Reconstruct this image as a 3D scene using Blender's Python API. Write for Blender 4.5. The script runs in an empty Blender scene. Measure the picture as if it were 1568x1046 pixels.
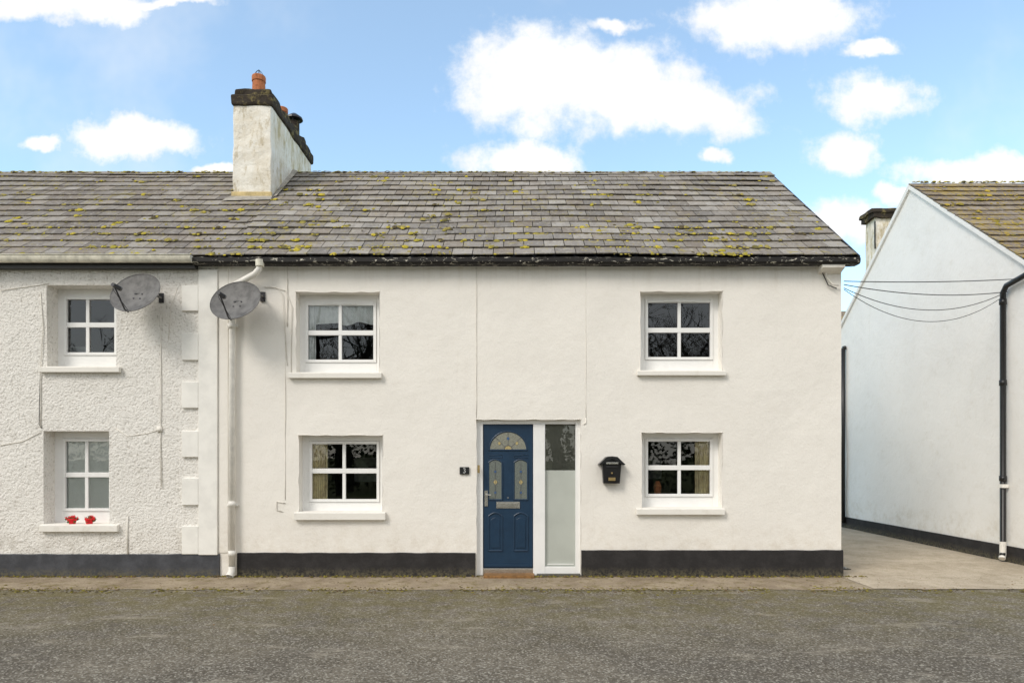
import bpy, math, random
from mathutils import Vector, Matrix, noise as mnoise
random.seed(7)
S=bpy.context.scene
S.view_settings.view_transform='Standard'; S.view_settings.look='None'; S.view_settings.exposure=0
D=10.05; F=1045.0
def P(u,v,y=0.0):
    d=D+y
    return ((u-784)*d/F, y, 1.75+(700-v)*d/F)
def X(u,y=0.0): return P(u,0,y)[0]
def Z(v,y=0.0): return P(0,v,y)[2]

# ---------------------------------------------------------------- materials
class M:
    def __init__(s,name,rough=0.8,spec=0.3,metal=0.0,base=(0.5,0.5,0.5)):
        s.m=bpy.data.materials.new(name); s.m.use_nodes=True
        s.n=s.m.node_tree.nodes; s.l=s.m.node_tree.links
        s.b=s.n['Principled BSDF']
        s.b.inputs['Roughness'].default_value=rough
        s.b.inputs['Specular IOR Level'].default_value=spec
        s.b.inputs['Metallic'].default_value=metal
        s.b.inputs['Base Color'].default_value=(*base,1)
        s.tc=s.n.new('ShaderNodeTexCoord')
    def _set(s,sock,v):
        if isinstance(v,bpy.types.NodeSocket): s.l.new(v,sock)
        elif isinstance(v,(tuple,list)): sock.default_value=(*v,1) if len(v)==3 and sock.type=='RGBA' else v
        else: sock.default_value=v
    def map(s,scale):
        k=s.n.new('ShaderNodeMapping'); s.l.new(s.tc.outputs['Object'],k.inputs[0]); k.inputs['Scale'].default_value=scale
        return k.outputs[0]
    def noise(s,scale,detail=4,rough=0.6,vec=None,dist=0.0):
        k=s.n.new('ShaderNodeTexNoise'); s.l.new(vec or s.tc.outputs['Object'],k.inputs['Vector'])
        k.inputs['Scale'].default_value=scale;k.inputs['Detail'].default_value=min(detail,4);k.inputs['Roughness'].default_value=rough;k.inputs['Distortion'].default_value=dist
        return k.outputs['Fac']
    def vor(s,scale,vec=None,out='Distance'):
        k=s.n.new('ShaderNodeTexVoronoi'); s.l.new(vec or s.tc.outputs['Object'],k.inputs['Vector']); k.inputs['Scale'].default_value=scale
        return k.outputs[out]
    def ramp(s,fac,a,b,c0=0.0,c1=1.0):
        k=s.n.new('ShaderNodeMapRange'); k.interpolation_type='SMOOTHSTEP'; s.l.new(fac,k.inputs[0])
        for i,v in enumerate((a,b,c0,c1)): k.inputs[i+1].default_value=v
        return k.outputs[0]
    def mix(s,fac,a,b,mode='MIX'):
        k=s.n.new('ShaderNodeMix'); k.data_type='RGBA'; k.blend_type=mode
        s._set(k.inputs[0],fac); s._set(k.inputs[6],a); s._set(k.inputs[7],b)
        return k.outputs[2]
    def math(s,op,a,b=0.0):
        k=s.n.new('ShaderNodeMath'); k.operation=op; s._set(k.inputs[0],a); s._set(k.inputs[1],b)
        return k.outputs[0]
    def sep(s):
        k=s.n.new('ShaderNodeSeparateXYZ'); s.l.new(s.tc.outputs['Object'],k.inputs[0]); return k.outputs
    def attr(s,name='Col'):
        k=s.n.new('ShaderNodeAttribute'); k.attribute_name=name; return k.outputs['Color']
    def col(s,c): s._set(s.b.inputs['Base Color'],c)
    def bump(s,h,strength=0.5,dist=0.01):
        k=s.n.new('ShaderNodeBump'); s.l.new(h,k.inputs['Height']); k.inputs['Strength'].default_value=strength; k.inputs['Distance'].default_value=dist
        s.l.new(k.outputs[0],s.b.inputs['Normal'])

def simple(name,base,rough=0.5,spec=0.4,metal=0,var=0.12,scale=6,bump=0.0):
    q=M(name,rough,spec,metal,base)
    n=q.noise(scale,3,0.65)
    q.col(q.mix(q.ramp(n,0.3,0.75),tuple(min(c*(1+var*0.4),0.93) for c in base),tuple(c*(1-var) for c in base)))
    if bump: q.bump(q.noise(scale*12,3),bump,0.003)
    return q.m

def render_wall(name,base,dirt,stip,stipscale,cloud=0.35,dist=0.006,eaves=True,lump=0.4,cavity=0.0):
    q=M(name,0.92,0.15)
    z=q.sep()[2]
    big=q.noise(0.9,3,0.6); med=q.noise(5,4,0.7)
    streak=q.noise(1.0,3,0.7,q.map((7,7,0.55)))
    st=q.noise(stipscale,3,0.6); st2=q.noise(stipscale*0.18,3,0.6)
    c=q.mix(q.ramp(big,0.35,0.7),base,tuple(x*0.965 for x in base))
    c=q.mix(q.math('MULTIPLY',q.ramp(med,0.5,0.8),cloud),c,dirt)
    low=q.ramp(z,0.9,0.35)
    c=q.mix(q.math('MULTIPLY',q.math('MULTIPLY',low,q.ramp(med,0.35,0.75)),0.45),c,dirt)
    if eaves:
        hi=q.ramp(z,4.1,4.65)
        c=q.mix(q.math('MULTIPLY',q.math('MULTIPLY',hi,q.ramp(streak,0.45,0.75)),0.4),c,dirt)
    c=q.mix(q.math('MULTIPLY',q.ramp(streak,0.6,0.85),0.13),c,dirt)
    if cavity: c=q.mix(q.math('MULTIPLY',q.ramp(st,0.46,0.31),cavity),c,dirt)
    q.col(c)
    q.bump(q.math('ADD',st,q.math('MULTIPLY',st2,lump*6)),stip,dist)
    return q.m
mat_wall=render_wall('cream_render',(0.90,0.862,0.80),(0.64,0.57,0.47),0.55,34,0.13,0.0065)
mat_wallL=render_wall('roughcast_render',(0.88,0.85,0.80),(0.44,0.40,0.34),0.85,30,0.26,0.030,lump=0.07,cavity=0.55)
mat_wallR=render_wall('limewash_render',(0.91,0.89,0.85),(0.62,0.56,0.45),0.5,18,0.20,0.010,False)
mat_trim=simple('painted_quoin_render',(0.90,0.88,0.83),0.8,0.2,0,0.08,4,0.3)
mat_pvc=simple('white_upvc',(0.90,0.895,0.88),0.35,0.45,0,0.04,3)
mat_sill=render_wall('painted_sill',(0.88,0.85,0.79),(0.5,0.45,0.36),0.3,40,0.28,0.004,False)
def plinth(name,base):
    q=M(name,0.8,0.25)
    n=q.noise(4,4,0.7); n2=q.noise(25,4,0.7)
    c=q.mix(q.ramp(n,0.35,0.75),base,tuple(x*1.6 for x in base))
    z=q.sep()[2]
    c=q.mix(q.math('MULTIPLY',q.math('MULTIPLY',q.ramp(z,0.16,0.0),q.ramp(n2,0.35,0.65)),0.75),c,(0.16,0.14,0.085))
    q.col(c); q.bump(q.noise(35,4),0.6,0.008); return q.m
mat_pl=plinth('charcoal_plinth_paint',(0.027,0.025,0.025))
mat_plL=plinth('grey_plinth_paint',(0.055,0.057,0.064))
def slate(name,ca,cb,lich,lc):
    q=M(name,0.8,0.25)
    a=q.attr()
    sep=q.n.new('ShaderNodeSeparateColor'); q.l.new(a,sep.inputs[0])
    r=sep.outputs[0]; g=sep.outputs[1]
    c=q.mix(r,ca,cb)
    c=q.mix(q.math('MULTIPLY',g,0.6),c,(0.26,0.21,0.16))
    st=q.noise(2.2,3,0.7,q.map((3.0,0.9,0.9)))
    c=q.mix(q.math('MULTIPLY',q.ramp(st,0.46,0.70),0.4),c,(0.12,0.10,0.085))
    pale=q.noise(13,4,0.8)
    c=q.mix(q.math('MULTIPLY',q.ramp(pale,0.50,0.66),0.5),c,(0.48,0.455,0.40))
    big=q.noise(0.8,2,0.6)
    l=q.noise(9,4,0.75,dist=0.6)
    l=q.math('ADD',l,q.math('MULTIPLY',big,0.25))
    c=q.mix(q.math('MULTIPLY',q.ramp(l,lich,lich+0.07),0.7),c,lc)
    c=q.mix(q.math('MULTIPLY',q.ramp(q.noise(38,3,0.7),0.58,0.70),0.5),c,(0.06,0.05,0.045))
    q.col(c); q.bump(pale,0.5,0.008); return q.m
mat_slate=slate('weathered_slate',(0.19,0.172,0.155),(0.40,0.37,0.33),0.695,(0.35,0.29,0.09))
mat_slateL=slate('weathered_slate_brown',(0.18,0.157,0.138),(0.35,0.32,0.285),0.685,(0.32,0.27,0.095))
mat_slateR=slate('mossy_slate',(0.19,0.15,0.12),(0.32,0.265,0.21),0.62,(0.40,0.29,0.07))
def mossm():
    q=M('lichen_moss',0.95,0.1)
    a=q.attr(); c=q.mix(q.ramp(q.noise(60,3),0.45,0.8),a,(0.16,0.13,0.03)); q.col(c); q.bump(q.noise(120,2),1.0,0.005); return q.m
mat_moss=mossm()
def flaky():
    q=M('flaking_fascia_paint',0.6,0.3)
    n=q.noise(7,4,0.8,q.map((1.2,3,3)),0.5)
    q.col(q.mix(q.ramp(n,0.595,0.61),(0.018,0.016,0.015),(0.68,0.64,0.54))); q.bump(n,0.6,0.01); return q.m
mat_fascia=flaky()
mat_cream=simple('cream_gutter_paint',(0.80,0.76,0.64),0.5,0.4,0,0.3,7)
mat_black=simple('black_iron_paint',(0.014,0.014,0.015),0.35,0.5,0,0.3,10)
mat_pipe=simple('white_downpipe_paint',(0.88,0.85,0.79),0.5,0.4,0,0.12,7)
mat_cable=simple('painted_cable',(0.82,0.78,0.71),0.8,0.2,0,0.15,7)
mat_dcable=simple('dark_cable',(0.03,0.03,0.03),0.6,0.3,0,0.2,7)
mat_dish=simple('grey_dish_paint',(0.17,0.165,0.16),0.6,0.3,0,0.35,9)
mat_dishd=simple('dark_bracket_metal',(0.05,0.05,0.055),0.5,0.5,0.3,0.3,9)
mat_flash=simple('mortar_flashing',(0.40,0.37,0.32),0.9,0.1,0,0.35,7,0.5)
mat_blue=simple('navy_door_paint',(0.013,0.039,0.080),0.38,0.4,0,0.15,5)
mat_chrome=simple('satin_metal',(0.62,0.60,0.56),0.25,0.5,0.9,0.1,9)
mat_brass=simple('worn_brass',(0.55,0.40,0.18),0.35,0.5,0.8,0.2,9)
mat_lead=simple('lead_came',(0.16,0.16,0.17),0.4,0.5,0.5,0.1,9)
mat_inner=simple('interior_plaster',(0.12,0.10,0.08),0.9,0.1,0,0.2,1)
mat_curt=simple('beige_curtain',(0.90,0.74,0.50),0.9,0.1,0,0.3,9)
mat_sky_white=simple('sky_reflection_and_room_white',(0.90,0.92,0.91),0.9,0.1,0,0.12,9)  # pale tone for the painted sky reflection, also for white room objects
mat_blind=simple('vertical_blind',(0.92,0.93,0.89),0.8,0.1,0,0.05,3)
mat_terra=simple('terracotta',(0.52,0.19,0.085),0.8,0.2,0,0.35,15,0.4)
mat_red=simple('red_petals',(0.80,0.02,0.03),0.6,0.3,0,0.2,30)
mat_leaf=simple('green_leaf',(0.06,0.12,0.03),0.7,0.3,0,0.4,30)
mat_hedge=simple('hedge_leaf',(0.04,0.055,0.02),0.8,0.2,0,0.4,3)
mat_wood=simple('oak_threshold',(0.27,0.14,0.05),0.6,0.3,0,0.4,18)
mat_bark=simple('bark',(0.035,0.029,0.024),0.9,0.1,0,0.3,5)
mat_whitetxt=simple('white_lettering',(0.8,0.8,0.78),0.5,0.3)
mat_frost=simple('frosted_film',(0.50,0.525,0.48),0.3,0.5,0,0.10,1.5)
def pgl(name,c):
    q=M(name,0.15,0.6); n=q.vor(60); q.col(q.mix(q.ramp(n,0.0,0.7),tuple(x*0.7 for x in c),c)); q.bump(n,0.6,0.004); return q.m
mat_tex=pgl('textured_glass',(0.17,0.19,0.17)); mat_amb=pgl('amber_glass',(0.50,0.40,0.18)); mat_bgl=pgl('blue_glass',(0.03,0.12,0.32)); mat_fan=pgl('cream_leaded_glass',(0.27,0.27,0.22))
def glass(name,tint,rough,base):
    m=bpy.data.materials.new(name); m.use_nodes=True; n=m.node_tree.nodes; l=m.node_tree.links; n.clear()
    o=n.new('ShaderNodeOutputMaterial'); mx=n.new('ShaderNodeMixShader'); t=n.new('ShaderNodeBsdfTransparent'); g=n.new('ShaderNodeBsdfGlossy')
    t.inputs[0].default_value=tint; g.inputs['Roughness'].default_value=rough; g.inputs[0].default_value=(0.95,0.97,1,1)
    f=n.new('ShaderNodeFresnel'); f.inputs[0].default_value=1.5
    a=n.new('ShaderNodeMath'); a.operation='MULTIPLY_ADD'; l.new(f.outputs[0],a.inputs[0]); a.inputs[1].default_value=1.4; a.inputs[2].default_value=base; a.use_clamp=True
    tc=n.new('ShaderNodeTexCoord'); no=n.new('ShaderNodeTexNoise'); l.new(tc.outputs['Object'],no.inputs[0]); no.inputs['Scale'].default_value=1.6; no.inputs['Detail'].default_value=0
    b=n.new('ShaderNodeBump'); b.inputs['Strength'].default_value=0.06; b.inputs['Distance'].default_value=0.01; l.new(no.outputs[0],b.inputs['Height']); l.new(b.outputs[0],g.inputs['Normal'])
    l.new(a.outputs[0],mx.inputs[0]); l.new(t.outputs[0],mx.inputs[1]); l.new(g.outputs[0],mx.inputs[2]); l.new(mx.outputs[0],o.inputs[0]); return m
mat_glass=glass('window_glass',(0.94,0.96,0.94,1),0.006,0.02)

# ---------------------------------------------------------------- mesh builder
class MB:
    def __init__(s): s.v=[];s.f=[];s.mi=[];s.c=[];s.mats=[]
    def mid(s,m):
        if m not in s.mats: s.mats.append(m)
        return s.mats.index(m)
    def face(s,pts,m,c=(0.5,0.5,0.5)):
        i=len(s.v); s.v+= [tuple(p) for p in pts]; s.f.append(tuple(range(i,i+len(pts)))); s.mi.append(s.mid(m)); s.c.append(c)
    def poly(s,verts,faces,m,c=(0.5,0.5,0.5)):
        i=len(s.v); s.v+=[tuple(p) for p in verts]; k=s.mid(m)
        for f in faces: s.f.append(tuple(a+i for a in f)); s.mi.append(k); s.c.append(c)
    def box(s,x0,x1,y0,y1,z0,z1,m,c=(0.5,0.5,0.5)):
        x0,x1=sorted((x0,x1)); y0,y1=sorted((y0,y1)); z0,z1=sorted((z0,z1))
        v=[(x0,y0,z0),(x1,y0,z0),(x1,y1,z0),(x0,y1,z0),(x0,y0,z1),(x1,y0,z1),(x1,y1,z1),(x0,y1,z1)]
        s.poly(v,[(0,3,2,1),(4,5,6,7),(0,1,5,4),(1,2,6,5),(2,3,7,6),(3,0,4,7)],m,c)
    def tube(s,pts,r,m,n=8,cap=True,c=(0.5,0.5,0.5)):
        pts=[Vector(p) for p in pts]
        rs=r if isinstance(r,(list,tuple)) else [r]*len(pts)
        vs=[];fs=[]; prev=None
        for i,p in enumerate(pts):
            d=(pts[min(i+1,len(pts)-1)]-pts[max(i-1,0)]).normalized()
            if prev is None:
                a=Vector((0,0,1)) if abs(d.z)<0.9 else Vector((1,0,0)); u=d.cross(a).normalized()
            else:
                u=(prev-d*prev.dot(d)).normalized()
            prev=u; w=d.cross(u)
            for k in range(n):
                t=2*math.pi*k/n; vs.append(p+(u*math.cos(t)+w*math.sin(t))*rs[i])
        for i in range(len(pts)-1):
            for k in range(n):
                a=i*n+k;b=i*n+(k+1)%n; fs.append((a,b,b+n,a+n))
        if cap:
            fs.append(tuple(range(n))[::-1]); fs.append(tuple(range((len(pts)-1)*n,len(pts)*n)))
        s.poly(vs,fs,m,c)
    def obj(s,name,parent=None,bevel=0.0,smooth=False,merge=False,seg=2):
        me=bpy.data.meshes.new(name); me.from_pydata(s.v,[],s.f)
        for m in s.mats: me.materials.append(m)
        for p,k in zip(me.polygons,s.mi): p.material_index=k; p.use_smooth=smooth
        ca=me.color_attributes.new('Col','FLOAT_COLOR','CORNER')
        for p,c in zip(me.polygons,s.c):
            for li in p.loop_indices: ca.data[li].color=(*c,1)
        if merge:
            import bmesh
            bm=bmesh.new(); bm.from_mesh(me); bmesh.ops.remove_doubles(bm,verts=bm.verts,dist=0.0005); bm.to_mesh(me); bm.free()
        me.update()
        o=bpy.data.objects.new(name,me); S.collection.objects.link(o)
        if parent: o.parent=parent
        if bevel:
            b=o.modifiers.new('b','BEVEL'); b.width=bevel; b.segments=seg; b.limit_method='ANGLE'; b.angle_limit=math.radians(50)
        return o
def empty(name):
    e=bpy.data.objects.new(name,None); S.collection.objects.link(e); return e

# ---------------------------------------------------------------- facade wall with openings
def facade(name,parent,x0,x1,z0,z1,holes,m,depth=0.28,amp=0.006,step=0.14,bev=0.014,rough=0.0):
    xs={x0,x1}; zs={z0,z1}
    for h in holes: xs|={h[0],h[1]}; zs|={h[2],h[3]}
    def fill(a):
        a=sorted(a); out=[a[0]]
        for p,q in zip(a,a[1:]):
            k=max(1,int(round((q-p)/step)))
            out+=[p+(q-p)*i/k for i in range(1,k+1)]
        return out
    xs=fill(xs); zs=fill(zs)
    def yy(x,z):
        v=amp*mnoise.noise(Vector((x*1.3,3.7,z*1.3)))*1.6+amp*0.3*mnoise.noise(Vector((x*5,1.7,z*5)))
        if rough: v+=rough*(mnoise.noise(Vector((x*15,1.7,z*15)))+0.7*mnoise.noise(Vector((x*32,5.7,z*32))))
        return v
    def inh(x,z): return any(h[0]<x<h[1] and h[2]<z<h[3] for h in holes)
    b=MB()
    for a,c in zip(xs,xs[1:]):
        for e,g in zip(zs,zs[1:]):
            if inh((a+c)/2,(e+g)/2): continue
            b.face([(a,yy(a,e),e),(c,yy(c,e),e),(c,yy(c,g),g),(a,yy(a,g),g)],m)
    for h in holes:
        hx=[x for x in xs if h[0]-1e-6<=x<=h[1]+1e-6]; hz=[z for z in zs if h[2]-1e-6<=z<=h[3]+1e-6]
        for a,c in zip(hx,hx[1:]):
            b.face([(a,yy(a,h[3]),h[3]),(c,yy(c,h[3]),h[3]),(c,depth,h[3]),(a,depth,h[3])],m)
            b.face([(a,yy(a,h[2]),h[2]),(a,depth,h[2]),(c,depth,h[2]),(c,yy(c,h[2]),h[2])],m)
        for e,g in zip(hz,hz[1:]):
            b.face([(h[0],yy(h[0],e),e),(h[0],yy(h[0],g),g),(h[0],depth,g),(h[0],depth,e)],m)
            b.face([(h[1],yy(h[1],e),e),(h[1],depth,e),(h[1],depth,g),(h[1],yy(h[1],g),g)],m)
    return b.obj(name,parent,bevel=bev,smooth=False,merge=True)

def slopes(mb,x0,x1,ye,ze,yr,zr,m,gauge=0.28,width=0.30,seed=1,sag=0.0):
    rnd=random.Random(seed)
    L=math.hypot(yr-ye,zr-ze); t=Vector((0,(yr-ye)/L,(zr-ze)/L)); n=Vector((0,-t.z,t.y)); o=Vector((0,ye,ze))
    rows=int(round(L/gauge)); g=L/rows
    for r in range(rows):
        x=x0-(width/2 if r%2 else 0)
        while x<x1:
            a=max(x,x0)+0.0055; bb=min(x+width,x1)-0.0055; x+=width
            if bb-a<0.03: continue
            slip=-0.03 if rnd.random()<0.012 else 0
            s0=r*g+rnd.uniform(-0.007,0.007)+slip; s1=(r+1)*g+0.05
            s1=min(s1,L)
            h=0.036+rnd.uniform(-0.003,0.005); tw=rnd.uniform(-0.003,0.003); sk=rnd.uniform(-0.004,0.004)
            w0=sag*mnoise.noise(Vector((a*0.35,r*0.2,seed)));w1=sag*mnoise.noise(Vector((bb*0.35,r*0.2,seed)))
            def q(xx,s,hh): return Vector((xx,0,0))+o+t*s+n*hh
            th=0.014
            v=[q(a,s0+sk,h+tw+w0),q(bb,s0-sk,h-tw+w1),q(bb,s1,0.010+w1),q(a,s1,0.010+w0)]
            w=[p-n*th for p in v]
            c=(rnd.random()**1.1,rnd.random()**2,rnd.random())
            mb.poly(v+w,[(0,1,2,3),(0,4,5,1),(1,5,6,2),(3,7,4,0)],m,c)
def lumps(mb,pts,rnd,cols,n_dir):
    n=Vector(n_dir).normalized(); u=Vector((1,0,0)); w=n.cross(u)
    for p,r,h in pts:
        c=rnd.choice(cols); k=7
        ring1=[];ring2=[]
        for i in range(k):
            t=2*math.pi*i/k; a=r*rnd.uniform(0.7,1.2)
            ring1.append(p+(u*math.cos(t)+w*math.sin(t))*a); ring2.append(p+(u*math.cos(t)+w*math.sin(t))*a*0.6+n*h*rnd.uniform(0.7,1.1))
        vs=ring1+ring2+[p+n*h*1.15]
        fs=[(i,(i+1)%k,k+(i+1)%k,k+i) for i in range(k)]+[(k+i,k+(i+1)%k,2*k) for i in range(k)]
        mb.poly(vs,fs,mat_moss,c)
MC=[(0.50,0.41,0.05),(0.42,0.36,0.06),(0.32,0.275,0.07),(0.56,0.45,0.06),(0.17,0.15,0.06),(0.10,0.08,0.05),(0.36,0.30,0.10)]
def roofmoss(mb,x0,x1,ye,ze,yr,zr,count,seed,gauge=0.28,big=0.05,cols=MC):
    rnd=random.Random(seed); L=math.hypot(yr-ye,zr-ze); t=Vector((0,(yr-ye)/L,(zr-ze)/L)); n=Vector((0,-t.z,t.y)); o=Vector((0,ye,ze)); rows=int(round(L/gauge)); g=L/rows
    pts=[]
    while len(pts)<count:
        x=rnd.uniform(x0+0.05,x1-0.05); r=rnd.randrange(rows) if rnd.random()<0.65 else rnd.randrange(5); s=r*g+rnd.choice((0.0,0.0,-0.01,rnd.uniform(0,g)))+0.01
        if mnoise.noise(Vector((x*0.8,s*0.9,seed)))+rnd.uniform(-0.5,0.5)<0.0: continue
        rad=(0.012+(big-0.012)*rnd.random()**1.8)
        p0=Vector((x,0,0))+o+t*s+n*0.030
        pts.append((p0,rad,rad*0.3))
        if rad>big*0.5:
            for k in range(4): pts.append((p0+Vector((rnd.gauss(0,big),0,0))+t*rnd.gauss(0,big*0.5),rad*rnd.uniform(0.3,0.7),rad*0.2))
    lumps(mb,pts,rnd,cols,n)

YE,ZE=-0.16,4.66; YR,ZR=3.15,7.22
XL=-14.0; XP=X(335); XR=X(1288)

# ---------------------------------------------------------------- windows
def window(parent,name,op,gl,mull,trans,y=0.2,sill=None,curt=None,vent=True):
    yf=y
    gx0,gx1=X(gl[0],yf),X(gl[1],yf); gz1,gz0=Z(gl[2],yf),Z(gl[3],yf)
    ox0,ox1=X(op[0]),X(op[1]); oz1,oz0=Z(op[2]),Z(op[3])
    mx=X(mull,yf); tz=Z(trans,yf)
    b=MB()
    fx0,fx1,fz0,fz1=min(ox0-0.02,gx0-0.09),max(ox1+0.02,gx1+0.09),min(oz0-0.02,gz0-0.09),max(oz1+0.02,gz1+0.09)
    s=0.045
    def ring(a0,a1,c0,c1,b0,b1,d0,d1,y0,y1):
        b.box(a0,b0,y0,y1,c0,c1,mat_pvc); b.box(b1,a1,y0,y1,c0,c1,mat_pvc)
        b.box(b0,b1,y0,y1,c0,d0,mat_pvc); b.box(b0,b1,y0,y1,d1,c1,mat_pvc)
    ring(fx0,fx1,fz0,fz1,gx0-s,gx1+s,gz0-s,gz1+s,yf,yf+0.07)
    ring(gx0-s+0.003,gx1+s-0.003,gz0-s+0.003,gz1+s-0.003,gx0,gx1,gz0,gz1,yf-0.018,yf+0.05)
    b.box(gx0+0.001,gx1-0.001,yf-0.010,yf+0.045,tz-0.036,tz+0.036,mat_pvc)
    b.box(mx-0.024,mx+0.024,yf-0.006,yf+0.04,gz0+0.001,tz-0.037,mat_pvc); b.box(mx-0.024,mx+0.024,yf-0.006,yf+0.04,tz+0.037,gz1-0.001,mat_pvc)
    if vent: b.box(mx-0.25,mx+0.25,yf-0.034,yf-0.019,gz1+0.012,gz1+0.034,mat_pvc)
    b.obj(name+'_frame',parent,bevel=0.004)
    g=MB()
    for (a,c) in ((gx0,mx-0.022),(mx+0.022,gx1)):
        for (e,h) in ((gz0,tz-0.034),(tz+0.034,gz1)):
            g.face([(a,yf+0.02,e),(c,yf+0.02+random.uniform(-.001,.001),e),(c,yf+0.02+random.uniform(-.002,.002),h),(a,yf+0.02,h)],mat_glass)
    g.obj(name+'_glass',parent)
    if sill:
        sx0,sx1,sz1,sz0=X(sill[0],-0.06),X(sill[1],-0.06),Z(sill[2],-0.06),Z(sill[3],-0.06)
        k=MB()
        v=[(sx0,-0.07,sz0),(sx1,-0.07,sz0),(sx1,-0.005,sz0),(sx0,-0.005,sz0),(sx0,-0.07,sz1-0.012),(sx1,-0.07,sz1-0.012),(sx1,-0.005,sz1),(sx0,-0.005,sz1)]
        k.poly(v,[(0,3,2,1),(4,5,6,7),(0,1,5,4),(1,2,6,5),(2,3,7,6),(3,0,4,7)],mat_sill)
        k.box(ox0+0.002,ox1-0.002,-0.012,yf-0.002,oz0-0.03,oz0+0.008,mat_sill)
        k.obj(name+'_sill',parent,bevel=0.006)
    if curt:
        for (ca,cb,m,v0,v1) in curt:
            k=MB(); yc=yf+0.065; n=40; a,c=X(ca,yc),X(cb,yc); zt,zb=Z(v0,yc),Z(v1,yc); pr=None
            for i in range(n+1):
                xx=a+(c-a)*i/n; w=0.014*math.sin(i*1.25)+0.008*math.sin(i*0.53)
                dz=0.05*mnoise.noise(Vector((xx*5,0,0))) if m==mat_sky_white else 0
                p=((xx,yc+w,zb+dz),(xx,yc+w*0.6,zt))
                if pr: k.face([pr[0],p[0],p[1],pr[1]],m)
                pr=p
            k.obj(name+'_curtain',parent,smooth=True)
def vblinds(parent,name,u0,u1,v0,v1,y):
    k=MB(); a,c=X(u0,y),X(u1,y); n=11
    for i in range(n):
        xx=a+(c-a)*(i+0.5)/n; w=(c-a)/n*0.48; ang=0.25
        k.face([(xx-w,y-w*ang,Z(v1,y)),(xx+w,y+w*ang,Z(v1,y)),(xx+w,y+w*ang,Z(v0,y)),(xx-w,y-w*ang,Z(v0,y))],mat_blind)
    k.obj(name,parent)

def hole(op): return (X(op[0]),X(op[1]),Z(op[3]),Z(op[2]))

# ================================================================ MAIN HOUSE
house=empty('terraced_house')
oUL=(453,581,447,571); oUR=(980,1106,446,568); oLL=(457,586,666,784); oLR=(982,1106,662,778); oD=(729,889,642,884)
facade('front_wall',house,XP,XR,0.0,4.62,[hole(oUL),hole(oUR),hole(oLL),hole(oLR),hole(oD)],mat_wall,amp=0.008,bev=0.022)
window(house,'upper_left_window',oUL,(472,572,468,551),521,510,sill=(441,584,570,579),curt=[(466,578,mat_sky_white,462,496),(466,484,mat_sky_white,462,556)])  # added pale cloth behind the upper panes stands in for reflected sky
window(house,'upper_right_window',oUR,(992,1087,464,547),1040,506,sill=(976,1112,567,575))
window(house,'lower_left_window',oLL,(478,577,680,764),527,721,sill=(450,590,784,796),curt=[(474,502,mat_curt,674,770)])
window(house,'lower_right_window',oLR,(992,1087,676,756),1040,716,sill=(975,1110,778,788),curt=[(1064,1092,mat_curt,670,762)])
b=MB()
BY=6.3
def gable(b,x,y0,y1,ze,zr,m,n=12):
    ym=(y0+y1)/2
    for i in range(n):
        a=y0+(y1-y0)*i/n; c=y0+(y1-y0)*(i+1)/n
        h=lambda q: ze+(zr-ze)*(1-abs(q-ym)/((y1-y0)/2))
        b.face([(x,a,0),(x,c,0),(x,c,h(c)),(x,a,h(a))],m)
gable(b,XR,0.0,BY,4.62,7.13,mat_wall)
b.face([(XL,BY,0),(XR,BY,0),(XR,BY,4.62),(XL,BY,4.62)],mat_wall)
b.obj('gable_and_back_wall',house)
b=MB()
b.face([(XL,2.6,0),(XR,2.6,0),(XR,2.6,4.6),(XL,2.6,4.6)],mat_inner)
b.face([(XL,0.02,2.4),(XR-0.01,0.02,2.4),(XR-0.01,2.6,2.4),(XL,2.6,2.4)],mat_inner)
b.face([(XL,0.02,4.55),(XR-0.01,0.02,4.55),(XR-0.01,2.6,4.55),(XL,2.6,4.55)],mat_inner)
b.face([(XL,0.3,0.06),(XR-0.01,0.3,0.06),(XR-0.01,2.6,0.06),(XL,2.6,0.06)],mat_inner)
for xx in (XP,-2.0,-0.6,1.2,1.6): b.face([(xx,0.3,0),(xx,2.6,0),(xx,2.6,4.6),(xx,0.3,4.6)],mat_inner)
b.obj('interior_partitions',house)
b=MB()
b.box(-2.9,-2.45,2.5,2.58,1.3,1.75,mat_sky_white); b.box(2.45,2.75,2.5,2.58,1.35,1.8,mat_sky_white); b.box(-7.0,-6.7,0.75,0.85,3.15,3.5,mat_sky_white)
b.tube([(2.25,0.5,1.18),(2.25,0.5,1.30),(2.25,0.5,1.38)],[0.05,0.06,0.03],mat_terra,10)
b.tube([(-6.55,0.42,3.05),(-6.55,0.42,3.2),(-6.55,0.42,3.32)],[0.06,0.09,0.04],mat_sky_white,10)
b.obj('room_contents',house)
def plinthpiece(name,parent,x0,x1,h,m):
    b=MB(); n=int((x1-x0)/0.08)+1; pv=None
    for i in range(n+1):
        x=x0+(x1-x0)*i/n; t=h+0.008*mnoise.noise(Vector((x*4,0,9))); y=-0.022+0.004*mnoise.noise(Vector((x*3,5,0)))
        c=[(x,y-0.004,-0.03),(x,y,t-0.012),(x,y+0.012,t),(x,0.03,t)]
        if pv:
            for j in range(3): b.face([pv[j],c[j],c[j+1],pv[j+1]],m)
        else: b.face([c[0],c[1],c[2],c[3],(x,0.03,-0.03)],m)
        pv=c
    b.face([pv[0],(x1,0.03,-0.03),pv[3],pv[2],pv[1]],m)
    b.obj(name,parent,smooth=False)
plinthpiece('plinth_left',house,X(364),X(728),Z(846),mat_pl)
plinthpiece('plinth_right',house,X(890),XR+0.02,Z(842),mat_pl)
b=MB(); b.box(XR-0.02,XR+0.022,0.03,BY,-0.03,Z(842),mat_pl); b.obj('plinth_side',house)
b=MB(); XS=X(350,0)
slopes(b,XS,5.0,YE,ZE,YR,ZR,mat_slate,seed=3,sag=0.035); b.obj('roof_slates',house)
b=MB()
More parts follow.
